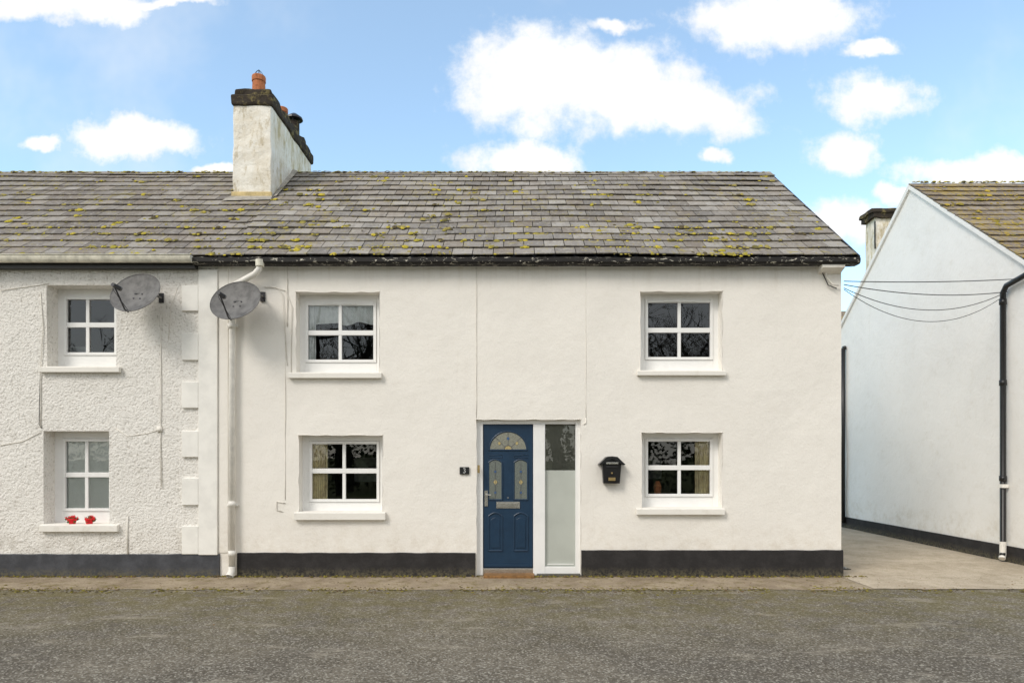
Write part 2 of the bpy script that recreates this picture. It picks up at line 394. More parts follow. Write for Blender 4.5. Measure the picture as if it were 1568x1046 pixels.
b.face([(XP,YE+0.05,ZE-0.01),(4.99,YE+0.05,ZE-0.01),(4.99,YR,ZR-0.04),(XP,YR,ZR-0.04)],mat_black)
b.face([(XP,YR,ZR-0.01),(5.0,YR,ZR-0.01),(5.0,BY+0.16,ZE-0.01),(XP,BY+0.16,ZE-0.01)],mat_slate)
b.obj('roof_underlay_and_back_slope',house)
b=MB(); roofmoss(b,XS,4.95,YE,ZE,YR,ZR,1300,11,big=0.062)
rnd=random.Random(5); pts=[]
RC=[(0.42,0.36,0.08),(0.50,0.42,0.08),(0.34,0.29,0.10),(0.25,0.21,0.09)]
for i in range(420):
    x=rnd.uniform(-4.2,4.95); pts.append((Vector((x,YR+rnd.uniform(-0.07,0.0),ZR+0.025+rnd.uniform(-0.02,0.006))),rnd.uniform(0.015,0.05),0.008))
lumps(b,pts,rnd,RC,(0,-0.4,1)); b.obj('roof_moss',house)
b=MB()
x=XS
while x<4.98:
    e=min(x+0.45,5.0); h=random.uniform(-0.003,0.003); m=mat_slate
    b.poly([(x,YR-0.13,ZR-0.055+h),(e-0.004,YR-0.13,ZR-0.055+h),(e-0.004,YR,ZR+0.045+h),(x,YR,ZR+0.045+h),(x,YR+0.13,ZR-0.055+h),(e-0.004,YR+0.13,ZR-0.055+h)],[(0,1,2,3),(3,2,5,4),(0,3,4),(1,5,2)],m,(0.3+random.random()*0.5,0.5,0)); x=e
b.obj('ridge_tiles',house)
b=MB(); x=X(298,-0.1); 
prev=None
N=90
for i in range(N+1):
    xx=x+(5.03-x)*i/N; w=0.010*mnoise.noise(Vector((xx*1.7,2,0))); w2=0.012*mnoise.noise(Vector((xx*6,7,0)))
    c=[(xx,-0.02,4.55+w),(xx,-0.175,4.545+w+w2*0.5),(xx,-0.205,4.57+w),(xx,-0.205,4.625+w+w2),(xx,-0.17,4.645+w)]
    if prev:
        for j in range(4): b.face([prev[j],c[j],c[j+1],prev[j+1]],mat_fascia)
    else: b.face(c,mat_fascia)
    prev=c
b.face(prev[::-1],mat_fascia)
b.obj('eaves_gutter_board',house,merge=True)
b=MB()
b.poly([(5.002,-0.19,4.56),(5.03,-0.19,4.56),(5.03,YR,7.12),(5.002,YR,7.12),(5.002,-0.19,4.66),(5.03,-0.19,4.66),(5.03,YR,7.22),(5.002,YR,7.22)],[(0,1,2,3),(4,7,6,5),(0,4,5,1),(1,5,6,2),(3,2,6,7),(0,3,7,4)],mat_fascia)
b.face([(XR,0,4.55),(5.01,-0.0,4.55),(5.01,YR,7.1),(XR,YR,7.1)],mat_fascia)
b.poly([(XR-0.35,-0.16,4.50),(XR-0.02,-0.16,4.50),(XR-0.02,-0.0,4.44),(XR-0.35,-0.0,4.44),(XR-0.35,-0.16,4.54),(XR-0.02,-0.16,4.54),(XR-0.02,0,4.54),(XR-0.35,0,4.54)],[(0,3,2,1),(4,5,6,7),(0,1,5,4),(1,2,6,5),(3,0,4,7)],mat_wall)
b.obj('verge_board',house)
q=M('weathered_chimney_render',0.9,0.15)
n=q.noise(2.2,4,0.75); n2=q.noise(7,4,0.75,q.map((1,1,0.35))); xyz=q.sep(); z=xyz[2]
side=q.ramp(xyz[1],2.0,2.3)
c=q.mix(q.ramp(n,0.38,0.65),(0.90,0.87,0.80),(0.82,0.76,0.65))
c=q.mix(q.math('MULTIPLY',q.ramp(n2,0.54,0.67),0.55),c,(0.45,0.36,0.21))
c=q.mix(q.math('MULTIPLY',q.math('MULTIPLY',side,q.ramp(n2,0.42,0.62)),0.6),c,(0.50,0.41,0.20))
c=q.mix(q.math('MULTIPLY',q.math('MULTIPLY',q.ramp(z,6.9,6.2),q.ramp(n2,0.35,0.6)),0.35),c,(0.38,0.31,0.18))
q.col(c); q.bump(q.noise(14,4,0.7),0.8,0.02); mat_chim=q.m
q=M('dark_chimney_cap',0.95,0.1); n=q.noise(6,4,0.75)
q.col(q.mix(q.ramp(n,0.5,0.68),(0.055,0.046,0.038),(0.23,0.19,0.09))); q.bump(n,1,0.03); mat_cap=q.m
def rblock(b,x0,x1,y0,y1,z0,z1,m,amp,step=0.12):
    def grid(o,du,dv,nu,nv):
        for i in range(nu):
            for j in range(nv):
                pts=[]
                for a,c in ((i,j),(i+1,j),(i+1,j+1),(i,j+1)):
                    p=o+du*(a/nu)+dv*(c/nv)
                    k=Vector((mnoise.noise(p*4),mnoise.noise(p*4+Vector((9,0,0))),mnoise.noise(p*4+Vector((0,9,0)))))*amp
                    pts.append(p+k)
                b.face(pts,m)
    dx,dy,dz=Vector((x1-x0,0,0)),Vector((0,y1-y0,0)),Vector((0,0,z1-z0)); o=Vector((x0,y0,z0))
    nx,ny,nz=[max(1,int(round(q/step))) for q in (x1-x0,y1-y0,z1-z0)]
    grid(o,dx,dz,nx,nz); grid(o+dx,dy,dz,ny,nz); grid(o+dy,dz,dx,nz,nx); grid(o,dz,dy,nz,ny); grid(o+dz,dx,dy,nx,ny); grid(o,dy,dx,ny,nx)
CX0,CX1,CY0,CY1=X(357,1.95),X(415,1.95),1.95,4.35
b=MB(); rblock(b,CX0,CX1,CY0,CY1,5.7,7.93,mat_chim,0.02); b.obj('chimney_stack',house,merge=True,bevel=0.015)
b=MB(); rblock(b,CX0-0.03,CX1+0.035,CY0-0.04,CY1+0.04,7.93,8.12,mat_cap,0.03,0.1)
rblock(b,CX0+0.01,CX1-0.005,CY0+0.01,CY1-0.01,8.11,8.23,mat_cap,0.05,0.1); b.obj('chimney_cap',house,merge=True,bevel=0.03)
b=MB()
px=-4.58
def pot(b,x,y,z,r,h,m): b.tube([(x,y,z),(x,y,z+h*0.75),(x,y,z+h*0.76),(x,y,z+h*0.97),(x,y,z+h)],[r*1.05,r*0.95,r*1.05,r*1.05,r*0.98],m,16)
pot(b,px,2.3,8.2,0.115,0.43,mat_terra)
py_=3.75; px2=-4.40; pot(b,px2-0.1,3.3,8.2,0.11,0.36,mat_terra)
b.tube([(px2,py_,8.2),(px2,py_,8.52)],0.10,mat_cap,14); b.tube([(px2,py_,8.56),(px2,py_,8.60),(px2,py_,8.68)],[0.17,0.16,0.05],mat_black,14)
for a in range(4):
    t=a*1.57; b.tube([(px2+0.09*math.cos(t),py_+0.09*math.sin(t),8.50),(px2+0.11*math.cos(t),py_+0.11*math.sin(t),8.57)],0.01,mat_dishd,5)
for a in range(6):
    t=a*math.pi/3; b.tube([(px+0.10*math.cos(t),2.3+0.10*math.sin(t),8.62),(px+0.05*math.cos(t),2.3+0.05*math.sin(t),8.70),(px,2.3,8.75)],0.004,mat_dishd,4)
b.obj('chimney_pots',house)
b=MB()
sl=(ZR-ZE)/(YR-YE)
rz=lambda y: ZE+(y-YE)*sl
b.box(CX0-0.02,CX1+0.02,CY0-0.035,CY0+0.02,rz(CY0)-0.08,rz(CY0)+0.11,simple('ochre_flashing',(0.66,0.52,0.27),0.8,0.2,0,0.3,8))
b.poly([(CX0-0.10,CY0-0.22,rz(CY0-0.22)+0.055),(CX1+0.06,CY0-0.18,rz(CY0-0.18)+0.055),(CX1+0.03,CY0,rz(CY0)+0.06),(CX0-0.03,CY0,rz(CY0)+0.06)],[(0,1,2,3)],mat_flash)
b.poly([(CX1-0.01,CY0,rz(CY0)+0.02),(CX1+0.10,CY0,rz(CY0)+0.055),(CX1+0.10,YR,rz(YR)+0.06),(CX1-0.01,YR,rz(YR)+0.1)],[(0,1,2,3)],mat_flash)
b.obj('chimney_flashing',house,bevel=0.01)
b=MB()
def cab(u,v0,v1,m=mat_cable,r=0.005,y=-0.004):
    n=8; b.tube([(X(u)+0.006*mnoise.noise(Vector((u,i*1.3,0))),y,Z(v0+(v1-v0)*i/n)) for i in range(n+1)],r,m,5)
cab(729.5,409,640); cab(897,409,640); cab(437,500,765); cab(440,404,500,r=0.009)
b.tube([(X(897),-0.008,Z(640)),(X(897),-0.008,Z(648)),(X(893),-0.008,Z(650))],0.008,mat_cable,5)
b.tube([(X(437),-0.008,Z(770)),(X(424),-0.008,Z(768)),(X(424),-0.008,Z(781)),(X(433),-0.008,Z(783))],0.007,mat_cable,5)
b.tube([P(446,570,-0.01),P(447,470,-0.01),P(437,445,-0.01),P(412,438,-0.02)],0.006,mat_cable,5)
b.tube([P(404,440,-0.02),P(425,440,-0.02),P(433,452,-0.01),P(440,560,-0.01)],0.005,mat_cable,5)
b.tube([P(1262,408,-0.03),P(1266,425,-0.03),P(1274,436,-0.04),P(1284,437,-0.05)],0.012,mat_cable,6)
b.tube([P(1258,415,-0.03),P(1268,437,-0.03),P(1281,442,-0.05)],0.007,mat_dcable,6)
b.obj('wall_cables',house,smooth=True)
b=MB()
PXD=X(355.5,-0.07)
b.tube([P(397,404,-0.17),P(397,412,-0.17),P(390,420,-0.15),P(366,433,-0.09),(PXD,-0.075,Z(441)),(PXD,-0.075,Z(452)),(PXD,-0.075,Z(872))],0.044,mat_pipe,14)
b.tube([(PXD,-0.075,Z(505)),(PXD,-0.075,Z(497))],0.052,mat_pipe,14)
for v in (775,850): b.tube([(PXD,-0.075,Z(v)),(PXD,-0.075,Z(v-8))],0.052,mat_pipe,14)
b.box(PXD-0.07,PXD+0.07,-0.07,0.0,Z(502),Z(498),mat_pipe); b.box(PXD-0.07,PXD+0.07,-0.07,0.0,Z(775),Z(771),mat_pipe)
b.tube([(PXD,-0.075,Z(866)),(PXD,-0.085,Z(873)),(PXD-0.01,-0.14,Z(880))],[0.052,0.052,0.054],mat_pipe,14,cap=False)
b.obj('downpipe',house,smooth=True)
b=MB(); b.tube([P(398,398,-0.18),P(398,408,-0.18)],0.06,mat_cream,12); b.obj('gutter_outlet',house)

# ---- door
b=MB(); y=0.10
dx0,dx1,dz0,dz1=X(740,y),X(816,y),Z(869,y),Z(650,y)
hx0,hx1,hz1=X(729)-0.01,X(889)+0.01,Z(642)+0.01
z0=0.0
b.box(hx0,dx0-0.004,y-0.03,y+0.06,z0,hz1,mat_pvc)
b.box(dx0-0.004,X(881,y),y-0.028,y+0.058,dz1+0.004,hz1-0.003,mat_pvc)
b.box(dx1+0.004,X(834.5,y),y-0.034,y+0.064,z0,dz1+0.003,mat_pvc)
b.box(X(881,y),hx1,y-0.03,y+0.06,z0,hz1-0.003,mat_pvc)
b.box(X(834.5,y),X(881,y),y-0.03,y+0.06,z0,Z(867,y),mat_pvc)
b.box(dx0-0.004,dx1+0.004,y-0.025,y+0.06,z0,dz0-0.006,mat_chrome)
b.box(X(838,y),X(878.5,y),y-0.02,y-0.004,Z(866,y)+0.02,Z(866,y)+0.032,mat_pvc)
b.obj('door_frame',house,bevel=0.006)
b=MB()
yl=y-0.004
b.box(dx0,dx1,yl,yl+0.045,dz0,dz1,mat_blue)
DX=lambda u: X(u,yl); DZ=lambda v: Z(v,yl)
def molding(pts,r=0.011,m=mat_blue,close=True):
    pts=[Vector((p[0],yl-0.001,p[1])) for p in pts]
    if close: pts=pts+[pts[0]]
    for a,c in zip(pts,pts[1:]): 
        if (a-c).length>1e-5: b.tube([a,c],r,m,6)
def rect(u0,u1,v0,v1,arch=0):
    o=[(DX(u0),DZ(v1)),(DX(u1),DZ(v1)),(DX(u1),DZ(v0))]
    if arch:
        for i in range(1,8):
            t=i/8; o.append((DX(u1+(u0-u1)*t),DZ(v0)+arch*math.sin(math.pi*t)))
    o.append((DX(u0),DZ(v0))); return o
cx=DX(778); cz=DZ(689); R=DX(807)-cx
fan=[(cx+R*math.cos(math.pi*i/20),cz+R*0.98*math.sin(math.pi*i/20)) for i in range(21)]
b.face([(p[0],yl-0.004,p[1]) for p in fan],mat_fan); molding(fan,0.014)
for i in range(1,4):
    t=math.pi*i/4; b.tube([(cx+0.06*math.cos(t),yl-0.006,cz+0.06*math.sin(t)),(cx+R*math.cos(t),yl-0.006,cz+R*math.sin(t))],0.004,mat_lead,5)
b.tube([(cx+0.06*math.cos(math.pi*i/8),yl-0.007,cz+0.01+0.06*math.sin(math.pi*i/8)) for i in range(9)],0.004,mat_lead,5)
b.face([(cx+0.05*math.cos(math.pi*i/8),yl-0.006,cz+0.01+0.05*math.sin(math.pi*i/8)) for i in range(9)],mat_amb)
for s in (-1,0,1):
    x=cx+s*0.13; z=cz+(0.10 if s else 0.17)
    b.face([(x-0.022,yl-0.008,z),(x,yl-0.008,z-0.03),(x+0.022,yl-0.008,z),(x,yl-0.008,z+0.03)],mat_bgl if s==0 else mat_amb)
for (u0,u1) in ((748,769),(787,808)):
    r=rect(u0,u1,708,765,arch=0.045); b.face([(p[0],yl-0.004,p[1]) for p in r],mat_tex); molding(r,0.013)
    xc=DX((u0+u1)/2)
    b.tube([(xc,yl-0.007,DZ(764)),(xc,yl-0.007,DZ(706))],0.0035,mat_lead,5)
    for v,k,mm in ((738,0.045,mat_amb),(722,0.028,mat_bgl),(754,0.028,mat_bgl)):
        zc=DZ(v); dd=[(xc-k*0.7,yl-0.008,zc),(xc,yl-0.008,zc-k),(xc+k*0.7,yl-0.008,zc),(xc,yl-0.008,zc+k)]
        b.face(dd,mm); b.tube(dd+[dd[0]],0.003,mat_lead,4)
    r=rect(u0,u1,790,843,arch=0.05); molding(r,0.013)
    r2=rect(u0+4,u1-4,796,838,arch=0.035); b.face([(p[0],yl-0.009,p[1]) for p in r2],mat_blue); molding(r2,0.007)
for (u0,u1) in ((748,769),(787,808)): molding([(DX(u0),DZ(698)),(DX(u1),DZ(696)),(DX(u1),DZ(701)),(DX(u0),DZ(701))],0.006)
b.box(DX(760),DX(796),yl-0.012,yl,DZ(778),DZ(768),mat_chrome); b.box(DX(763),DX(793),yl-0.016,yl-0.012,DZ(776),DZ(770),mat_chrome)
b.box(DX(742),DX(747),yl-0.012,yl,DZ(775),DZ(751),mat_chrome); b.tube([(DX(744.5),yl-0.01,DZ(757)),(DX(744.5),yl-0.05,DZ(757)),(DX(752),yl-0.055,DZ(757.5))],0.009,mat_chrome,8)
b.tube([(DX(778),yl,DZ(762)),(DX(778),yl-0.008,DZ(762))],0.009,mat_chrome,8)
b.box(DX(742),DX(815),yl-0.02,yl,DZ(867.5),DZ(864),mat_blue)
b.obj('front_door',house,bevel=0.0025)
b=MB(); yy=y+0.015
b.face([(X(834,yy),yy,Z(867,yy)),(X(881,yy),yy,Z(867,yy)),(X(881,yy),yy,Z(720,yy)),(X(834,yy),yy,Z(720,yy))],mat_frost)
b.face([(X(834,yy),yy,Z(720,yy)+0.001),(X(881,yy),yy,Z(720,yy)+0.001),(X(881,yy),yy,Z(650,yy)),(X(834,yy),yy,Z(650,yy))],mat_glass)
b.face([(X(834,yy),yy+0.04,Z(722,yy)),(X(890,yy),yy+0.04,Z(722,yy)),(X(890,yy),yy+0.04,Z(640,yy)),(X(834,yy),yy+0.04,Z(640,yy))],simple('dim_hall_grey',(0.30,0.29,0.25),0.8,0.1,0,0.12,3))  # plain grey sheet behind the clear pane, coloured to stand in for hall gloom
b.obj('door_sidelight_glass',house)
b=MB(); b.box(X(741),X(818),-0.16,y-0.03,-0.01,0.035,mat_wood); b.obj('threshold_step',house,bevel=0.008)
b=MB(); b.box(X(822),X(889),-0.03,y-0.03,-0.01,0.03,mat_plL); b.obj('side_step',house,bevel=0.008)
b=MB(); b.tube([(X(733),-0.001,Z(718)),(X(733),-0.02,Z(718))],0.018,mat_brass,10); b.box(X(731.3),X(734.8),-0.012,0.005,Z(724),Z(712),mat_brass); b.obj('doorbell',house)

pl=MB(); x0,x1,zz0,zz1=X(704),X(718.5),Z(726),Z(715)
pl.box(x0,x1,-0.022,-0.003,zz0,zz1,mat_black)
xm=(x0+x1)/2; zm=(zz0+zz1)/2
three=[(xm-0.018,-0.026,zm+0.03),(xm+0.006,-0.026,zm+0.034),(xm+0.016,-0.026,zm+0.02),(xm-0.002,-0.026,zm+0.004),(xm+0.018,-0.026,zm-0.012),(xm+0.006,-0.026,zm-0.032),(xm-0.018,-0.026,zm-0.028)]
pl.tube(three,0.005,mat_whitetxt,5)
pl.obj('house_number_plaque',None,bevel=0.004)
mb=MB(); y0=-0.13
bx0,bx1,bz0,bz1=X(922,-0.1),X(951,-0.1),Z(740,-0.1),Z(710,-0.1)
mb.poly([(bx0+0.02,y0+0.02,bz0),(bx1-0.02,y0+0.02,bz0),(bx1-0.02,-0.005,bz0),(bx0+0.02,-0.005,bz0),(bx0,y0,bz1),(bx1,y0,bz1),(bx1,-0.005,bz1),(bx0,-0.005,bz1)],[(0,3,2,1),(4,5,6,7),(0,1,5,4),(1,2,6,5),(2,3,7,6),(3,0,4,7)],mat_black)
rx0,rx1=X(916,-0.1),X(957,-0.1); rm=(rx0+rx1)/2; rt=Z(699,-0.1)
prof=[(rx0,bz1-0.01),(rx0+0.05,bz1+0.035),(rm-0.08,rt-0.005),(rm,rt+0.005),(rm+0.08,rt-0.005),(rx1-0.05,bz1+0.035),(rx1,bz1-0.01),(rx1-0.03,bz1-0.02),(rm,rt-0.06+0.03),(rx0+0.03,bz1-0.02)]
n=len(prof)
mb.poly([(p[0],y0-0.03,p[1]) for p in prof]+[(p[0],-0.004,p[1]) for p in prof],[tuple(range(n))]+[(i,i+n,(i+1)%n+n,(i+1)%n) for i in range(n)],mat_black)
mb.poly([(bx0,y0,bz1),(bx1,y0,bz1),(rm,y0,rt-0.02)],[(0,1,2)],mat_black)
mb.box(bx0+0.05,bx1-0.05,y0-0.036,y0-0.002,bz1-0.005,bz1+0.022,mat_chrome)
mb.box(bx0+0.05,bx1-0.05,y0-0.012,y0-0.001,bz1-0.05,bz1-0.035,mat_dishd)
mb.box(rm-0.05,rm+0.05,y0-0.008,y0+0.03,bz0+0.04,bz0+0.085,mat_brass)
mb.tube([(rm,y0+0.01,bz0+0.15),(rm,y0-0.008,bz0+0.15)],0.013,mat_brass,8)
mb.obj('wall_mailbox',None,bevel=0.003)

# ================================================================ LEFT HOUSE
hl=empty('terraced_house')
oA=(72,178,437,562); oB=(67,168,660,803)
XV=-8.6
facade('front_wall',hl,XV,XP,0,4.62,[hole(oA),hole(oB)],mat_wallL,depth=0.32,amp=0.010,step=0.028,bev=0.0,rough=0.0032)
b=MB(); b.face([(XL,0,0),(XV,0,0),(XV,0,4.62),(XL,0,4.62)],mat_wallL); b.obj('front_wall_far',hl)
window(hl,'upper_window',oA,(103,176,459,540),134.5,498,y=0.25,sill=(60,183,561,570),vent=False)
window(hl,'lower_window',oB,(101,168,676,778),133,727,y=0.25,sill=(60,180,803,814),vent=False)
vblinds(hl,'vertical_blinds',98,185,676,782,0.295)
b=MB(); b.face([(XL,0,0),(XL,6.3,0),(XL,6.3,4.6),(XL,3.15,7.1),(XL,0,4.6)],mat_wallL); b.obj('end_wall',hl)
b=MB(); slopes(b,XL,XS-0.0,YE,ZE,YR,ZR,mat_slateL,seed=8,sag=0.03); b.obj('roof_slates',hl)
b=MB(); b.face([(XL,YE+0.05,ZE-0.01),(XP,YE+0.05,ZE-0.01),(XP,YR,ZR-0.04),(XL,YR,ZR-0.04)],mat_black); b.face([(XL,YR,ZR-0.01),(XP,YR,ZR-0.01),(XP,BY+0.16,ZE-0.01),(XL,BY+0.16,ZE-0.01)],mat_slateL); b.obj('roof_underlay_and_back_slope',hl)
b=MB(); roofmoss(b,XL+4,XS,YE,ZE,YR,ZR,750,21,big=0.062); pts=[]
for i in range(360):
    x=rnd.uniform(-10.5,-4.8); pts.append((Vector((x,YR+rnd.uniform(-0.07,0.0),ZR+0.02+rnd.uniform(-0.03,0.01))),rnd.uniform(0.02,0.05),0.012))
lumps(b,pts,rnd,RC,(0,-0.4,1)); b.obj('roof_moss',hl)
b=MB(); x=XL
while x<XS-0.02:
    e=min(x+0.45,XS); h=random.uniform(-0.005,0.005)
    b.poly([(x,YR-0.13,ZR-0.055+h),(e-0.004,YR-0.13,ZR-0.055+h),(e-0.004,YR,ZR+0.045+h),(x,YR,ZR+0.045+h),(x,YR+0.13,ZR-0.055+h),(e-0.004,YR+0.13,ZR-0.055+h)],[(0,1,2,3),(3,2,5,4),(0,3,4),(1,5,2)],mat_slateL,(0.3+random.random()*0.5,0.5,0)); x=e
b.obj('ridge_tiles',hl)
b=MB(); n=9; x1=X(297,-0.15); prev=None; gy=-0.215; gzc=4.65
for k in range(n+1):
    t=math.pi*k/n; p=(gy-0.06*math.cos(t),gzc-0.10*math.sin(t))
    if prev: b.face([(XL,prev[0],prev[1]),(x1,prev[0],prev[1]),(x1,p[0],p[1]),(XL,p[0],p[1])],mat_cream)
    prev=p
b.face([(x1,gy-0.06*math.cos(math.pi*k/n),gzc-0.10*math.sin(math.pi*k/n)) for k in range(n+1)],mat_cream)
b.tube([(XL,gy-0.06,gzc),(x1,gy-0.06,gzc)],0.010,mat_cream,6)
b.obj('gutter',hl,smooth=True)
b=MB(); b.box(XL,x1,-0.13,-0.012,4.50,4.62,mat_black); b.obj('fascia',hl)
plinthpiece('plinth',hl,XL,X(337),Z(848),mat_plL)
b=MB()
b.box(X(305.5),X(334.5),-0.038,0.02,Z(848)-0.01,Z(414),mat_trim)
for v0,v1 in ((438,477),(511,552),(585,625),(660,700),(732,773),(805,848)):
    b.box(X(280),X(305.5)-0.002,-0.036,0.02,Z(v1),Z(v0),mat_trim)
b.box(X(335),X(350),-0.012,0.02,Z(846),Z(408),mat_wall)
b.obj('quoins',hl,bevel=0.008)
b=MB()
def c2(pts,r=0.006,m=mat_cable): b.tube([P(u,v,-0.014) for u,v in pts],r,m,5)
c2([(246,470),(246.5,560),(246,650),(247,745)],0.007)
c2([(62,447),(66,500),(62,566),(63,620),(62,655)],0.007)
c2([(65,656),(60,650),(62,560)],0.004,mat_dcable)
c2([(176,655),(195,668),(225,664),(247,657)],0.006)
c2([(0,682),(35,676),(62,662)],0.006,mat_cable)
c2([(196,790),(195,815),(196,848)],0.011)
c2([(272,440),(262,470),(258,520)],0.005)
c2([(0,445),(60,437),(75,434)],0.005)
b.box(X(242),X(249),-0.04,0,Z(661),Z(654),mat_cable)
b.obj('wall_cables',hl,smooth=True)
def dish(cu,cv,mu,mv,roll):
    b=MB(); C=Vector(P(cu,cv,-0.38)); Nn=Vector((-0.10,-math.cos(math.radians(27)),math.sin(math.radians(27)))).normalized()
    U=Vector((1,0,0)); U=(U-Nn*U.dot(Nn)).normalized(); W=Nn.cross(U)*-1
    if W.z<0: W=-W
    ca,sa=math.cos(roll),math.sin(roll); U,W=U*ca+W*sa,W*ca-U*sa
    rx,rz=0.365,0.335; vs=[];fs=[];R=8;K=40
    for side in (0,1):
        for r in range(R+1):
            t=r/R
            for k in range(K):
                a=2*math.pi*k/K; vs.append(C+U*rx*t*math.cos(a)+W*rz*t*math.sin(a)+Nn*(0.075*t*t-0.06-side*0.006))
    for side in (0,1):
        o=side*(R+1)*K
        for r in range(R):
            for k in range(K):
                q=[o+r*K+k,o+r*K+(k+1)%K,o+(r+1)*K+(k+1)%K,o+(r+1)*K+k]; fs.append(tuple(q if side else q[::-1]))
    o=(R+1)*K
    for k in range(K): fs.append((R*K+k,R*K+(k+1)%K,o+R*K+(k+1)%K,o+R*K+k))
    b.poly(vs,fs,mat_dish)
    b.tube([C+U*rx*math.cos(2*math.pi*k/K)+W*rz*math.sin(2*math.pi*k/K)+Nn*0.015 for k in range(K+1)],0.006,mat_dish,6)
    foc=C+Nn*0.34-W*0.17
    b.tube([C-W*rz*0.95-Nn*0.02,C-W*rz*1.0+Nn*0.05,foc-W*0.04],0.011,mat_dishd,8)
    b.tube([foc-Nn*0.05+W*0.01,foc+Nn*0.07-W*0.03],[0.032,0.026],mat_dishd,10); b.tube([foc-Nn*0.075+W*0.02,foc-Nn*0.05+W*0.01],[0.034,0.034],mat_dish,12)
    b.tube([foc+Nn*0.05,foc+Nn*0.04-W*0.08,C-W*rz*0.9],0.004,mat_dcable,5)
    for a_,c_ in ((-.05,.03),(.05,.03),(-.05,-.05),(.05,-.05)): 
        p=C+U*a_+W*c_-Nn*0.056; b.tube([p,p+Nn*0.01],0.012,mat_dishd,8)
    Mt=Vector(P(mu,mv,0)); 
    b.box(Mt.x-0.035,Mt.x+0.035,-0.022,0.004,Mt.z-0.07,Mt.z+0.07,mat_dishd)
    B=C-Nn*0.10
    b.tube([Mt,(Mt.x,-0.14,Mt.z),(Mt.x-0.02,-0.16,Mt.z+0.02),(B.x+0.02,-0.20,B.z-0.02),B],0.017,mat_dish,8)
    b.box(B.x-0.07,B.x+0.07,B.y-0.02,B.y+0.05,B.z-0.06,B.z+0.06,mat_dishd)
    return b.obj('satellite_dish',None,smooth=True)
d1=dish(208,449,248,457,-0.12); d2=dish(361,461,403,455,-0.05)
for o in (d1,d2):
    m=o.modifiers.new('e','EDGE_SPLIT'); m.split_angle=math.radians(40)
def fpot(u):
    b=MB(); x,y=X(u,0.03),0.03; z=Z(803)+0.01
    b.tube([(x,y,z),(x,y,z+0.055),(x,y,z+0.062),(x,y,z+0.075)],[0.042,0.055,0.062,0.062],mat_red,14)
    r=random.Random(u)
    for i in range(16):
        t=r.uniform(0,6.28); a=r.uniform(0.01,0.085); h=r.uniform(0.07,0.12)-a*0.35
        c=Vector((x+a*math.cos(t),y+a*math.sin(t)*0.7,z+h)); 
        b.tube([Vector((x,y,z+0.06)),c],0.003,mat_leaf,4)
        for k in range(5):
            s=k*1.2566; e=0.022; d=Vector((math.cos(s),0.3*math.sin(s*2),math.sin(s)))*e
            p=Vector((-d.z,0,d.x))*0.5
            b.face([c,c+d*0.6+p*0.7,c+d*1.1,c+d*0.6-p*0.7],mat_red if r.random()<0.8 else mat_leaf)
        e=0.03; b.face([c+Vector((-e,0.01,-0.02)),c+Vector((0,-0.01,-0.04)),c+Vector((e,0.01,-0.02)),c+Vector((0,0,0.0))],mat_leaf)
    b.obj('flower_pot',None)
fpot(111); fpot(137)

# ================================================================ RIGHT HOUSE
hr=empty('gabled_cottage')
GX=8.3; AY,AZ=4.15,7.42; HW=4.0; SL=0.777
b=MB(); nn=32; nz=18
zt=lambda y: AZ-SL*abs(y-AY)-0.02
def gx(y,z): return GX+0.02*mnoise.noise(Vector((y*0.9,z*0.9,4)))
for i in range(nn):
    a=AY-HW+2*HW*i/nn; c=AY-HW+2*HW*(i+1)/nn
    for j in range(nz):
        s0,s1=j/nz,(j+1)/nz
        pts=[(a,zt(a)*s0),(c,zt(c)*s0),(c,zt(c)*s1),(a,zt(a)*s1)]
        b.face([(gx(*p),p[0],p[1]) for p in pts],mat_wallR)
b.face([(GX,AY-HW,0),(17,AY-HW,0),(17,AY-HW,zt(AY-HW)),(GX,AY-HW,zt(AY-HW))],mat_wallR)
b.face([(GX,AY+HW,0),(17,AY+HW,0),(17,AY+HW,zt(AY+HW)),(GX,AY+HW,zt(AY+HW))],mat_wallR)
b.obj('walls',hr,merge=True,smooth=True)
b=MB()
slopes(b,GX-0.06,17,AY-HW-0.15,AZ-SL*(HW+0.15),AY,AZ,mat_slateR,gauge=0.27,seed=31,sag=0.04)
roofmoss(b,GX-0.04,11.5,AY-HW-0.15,AZ-SL*(HW+0.15),AY,AZ,900,33,gauge=0.27,big=0.06,cols=[(0.42,0.29,0.05),(0.52,0.38,0.06),(0.30,0.24,0.05),(0.20,0.18,0.05)])
b.face([(GX-0.05,AY,AZ),(17,AY,AZ),(17,AY+HW+0.15,AZ-SL*(HW+0.15)),(GX-0.05,AY+HW+0.15,AZ-SL*(HW+0.15))],mat_slateR)
pts=[(Vector((rnd.uniform(GX,12.5),AY+rnd.uniform(-0.06,0.02),AZ+0.03)),rnd.uniform(0.02,0.05),0.018) for i in range(180)]
lumps(b,pts,rnd,MC,(0,-0.3,1))
b.obj('roof',hr)
b=MB()
b.poly([(GX-0.05,AY-HW-0.1,zt(AY-HW-0.1)-0.08),(GX+0.02,AY-HW-0.1,zt(AY-HW-0.1)-0.08),(GX+0.02,AY,AZ-0.10),(GX-0.05,AY,AZ-0.10),(GX-0.05,AY-HW-0.1,zt(AY-HW-0.1)+0.01),(GX+0.02,AY-HW-0.1,zt(AY-HW-0.1)+0.01),(GX+0.02,AY,AZ-0.01),(GX-0.05,AY,AZ-0.01)],[(0,1,2,3),(4,7,6,5),(0,4,5,1),(0,3,7,4),(3,2,6,7)],mat_wallR)
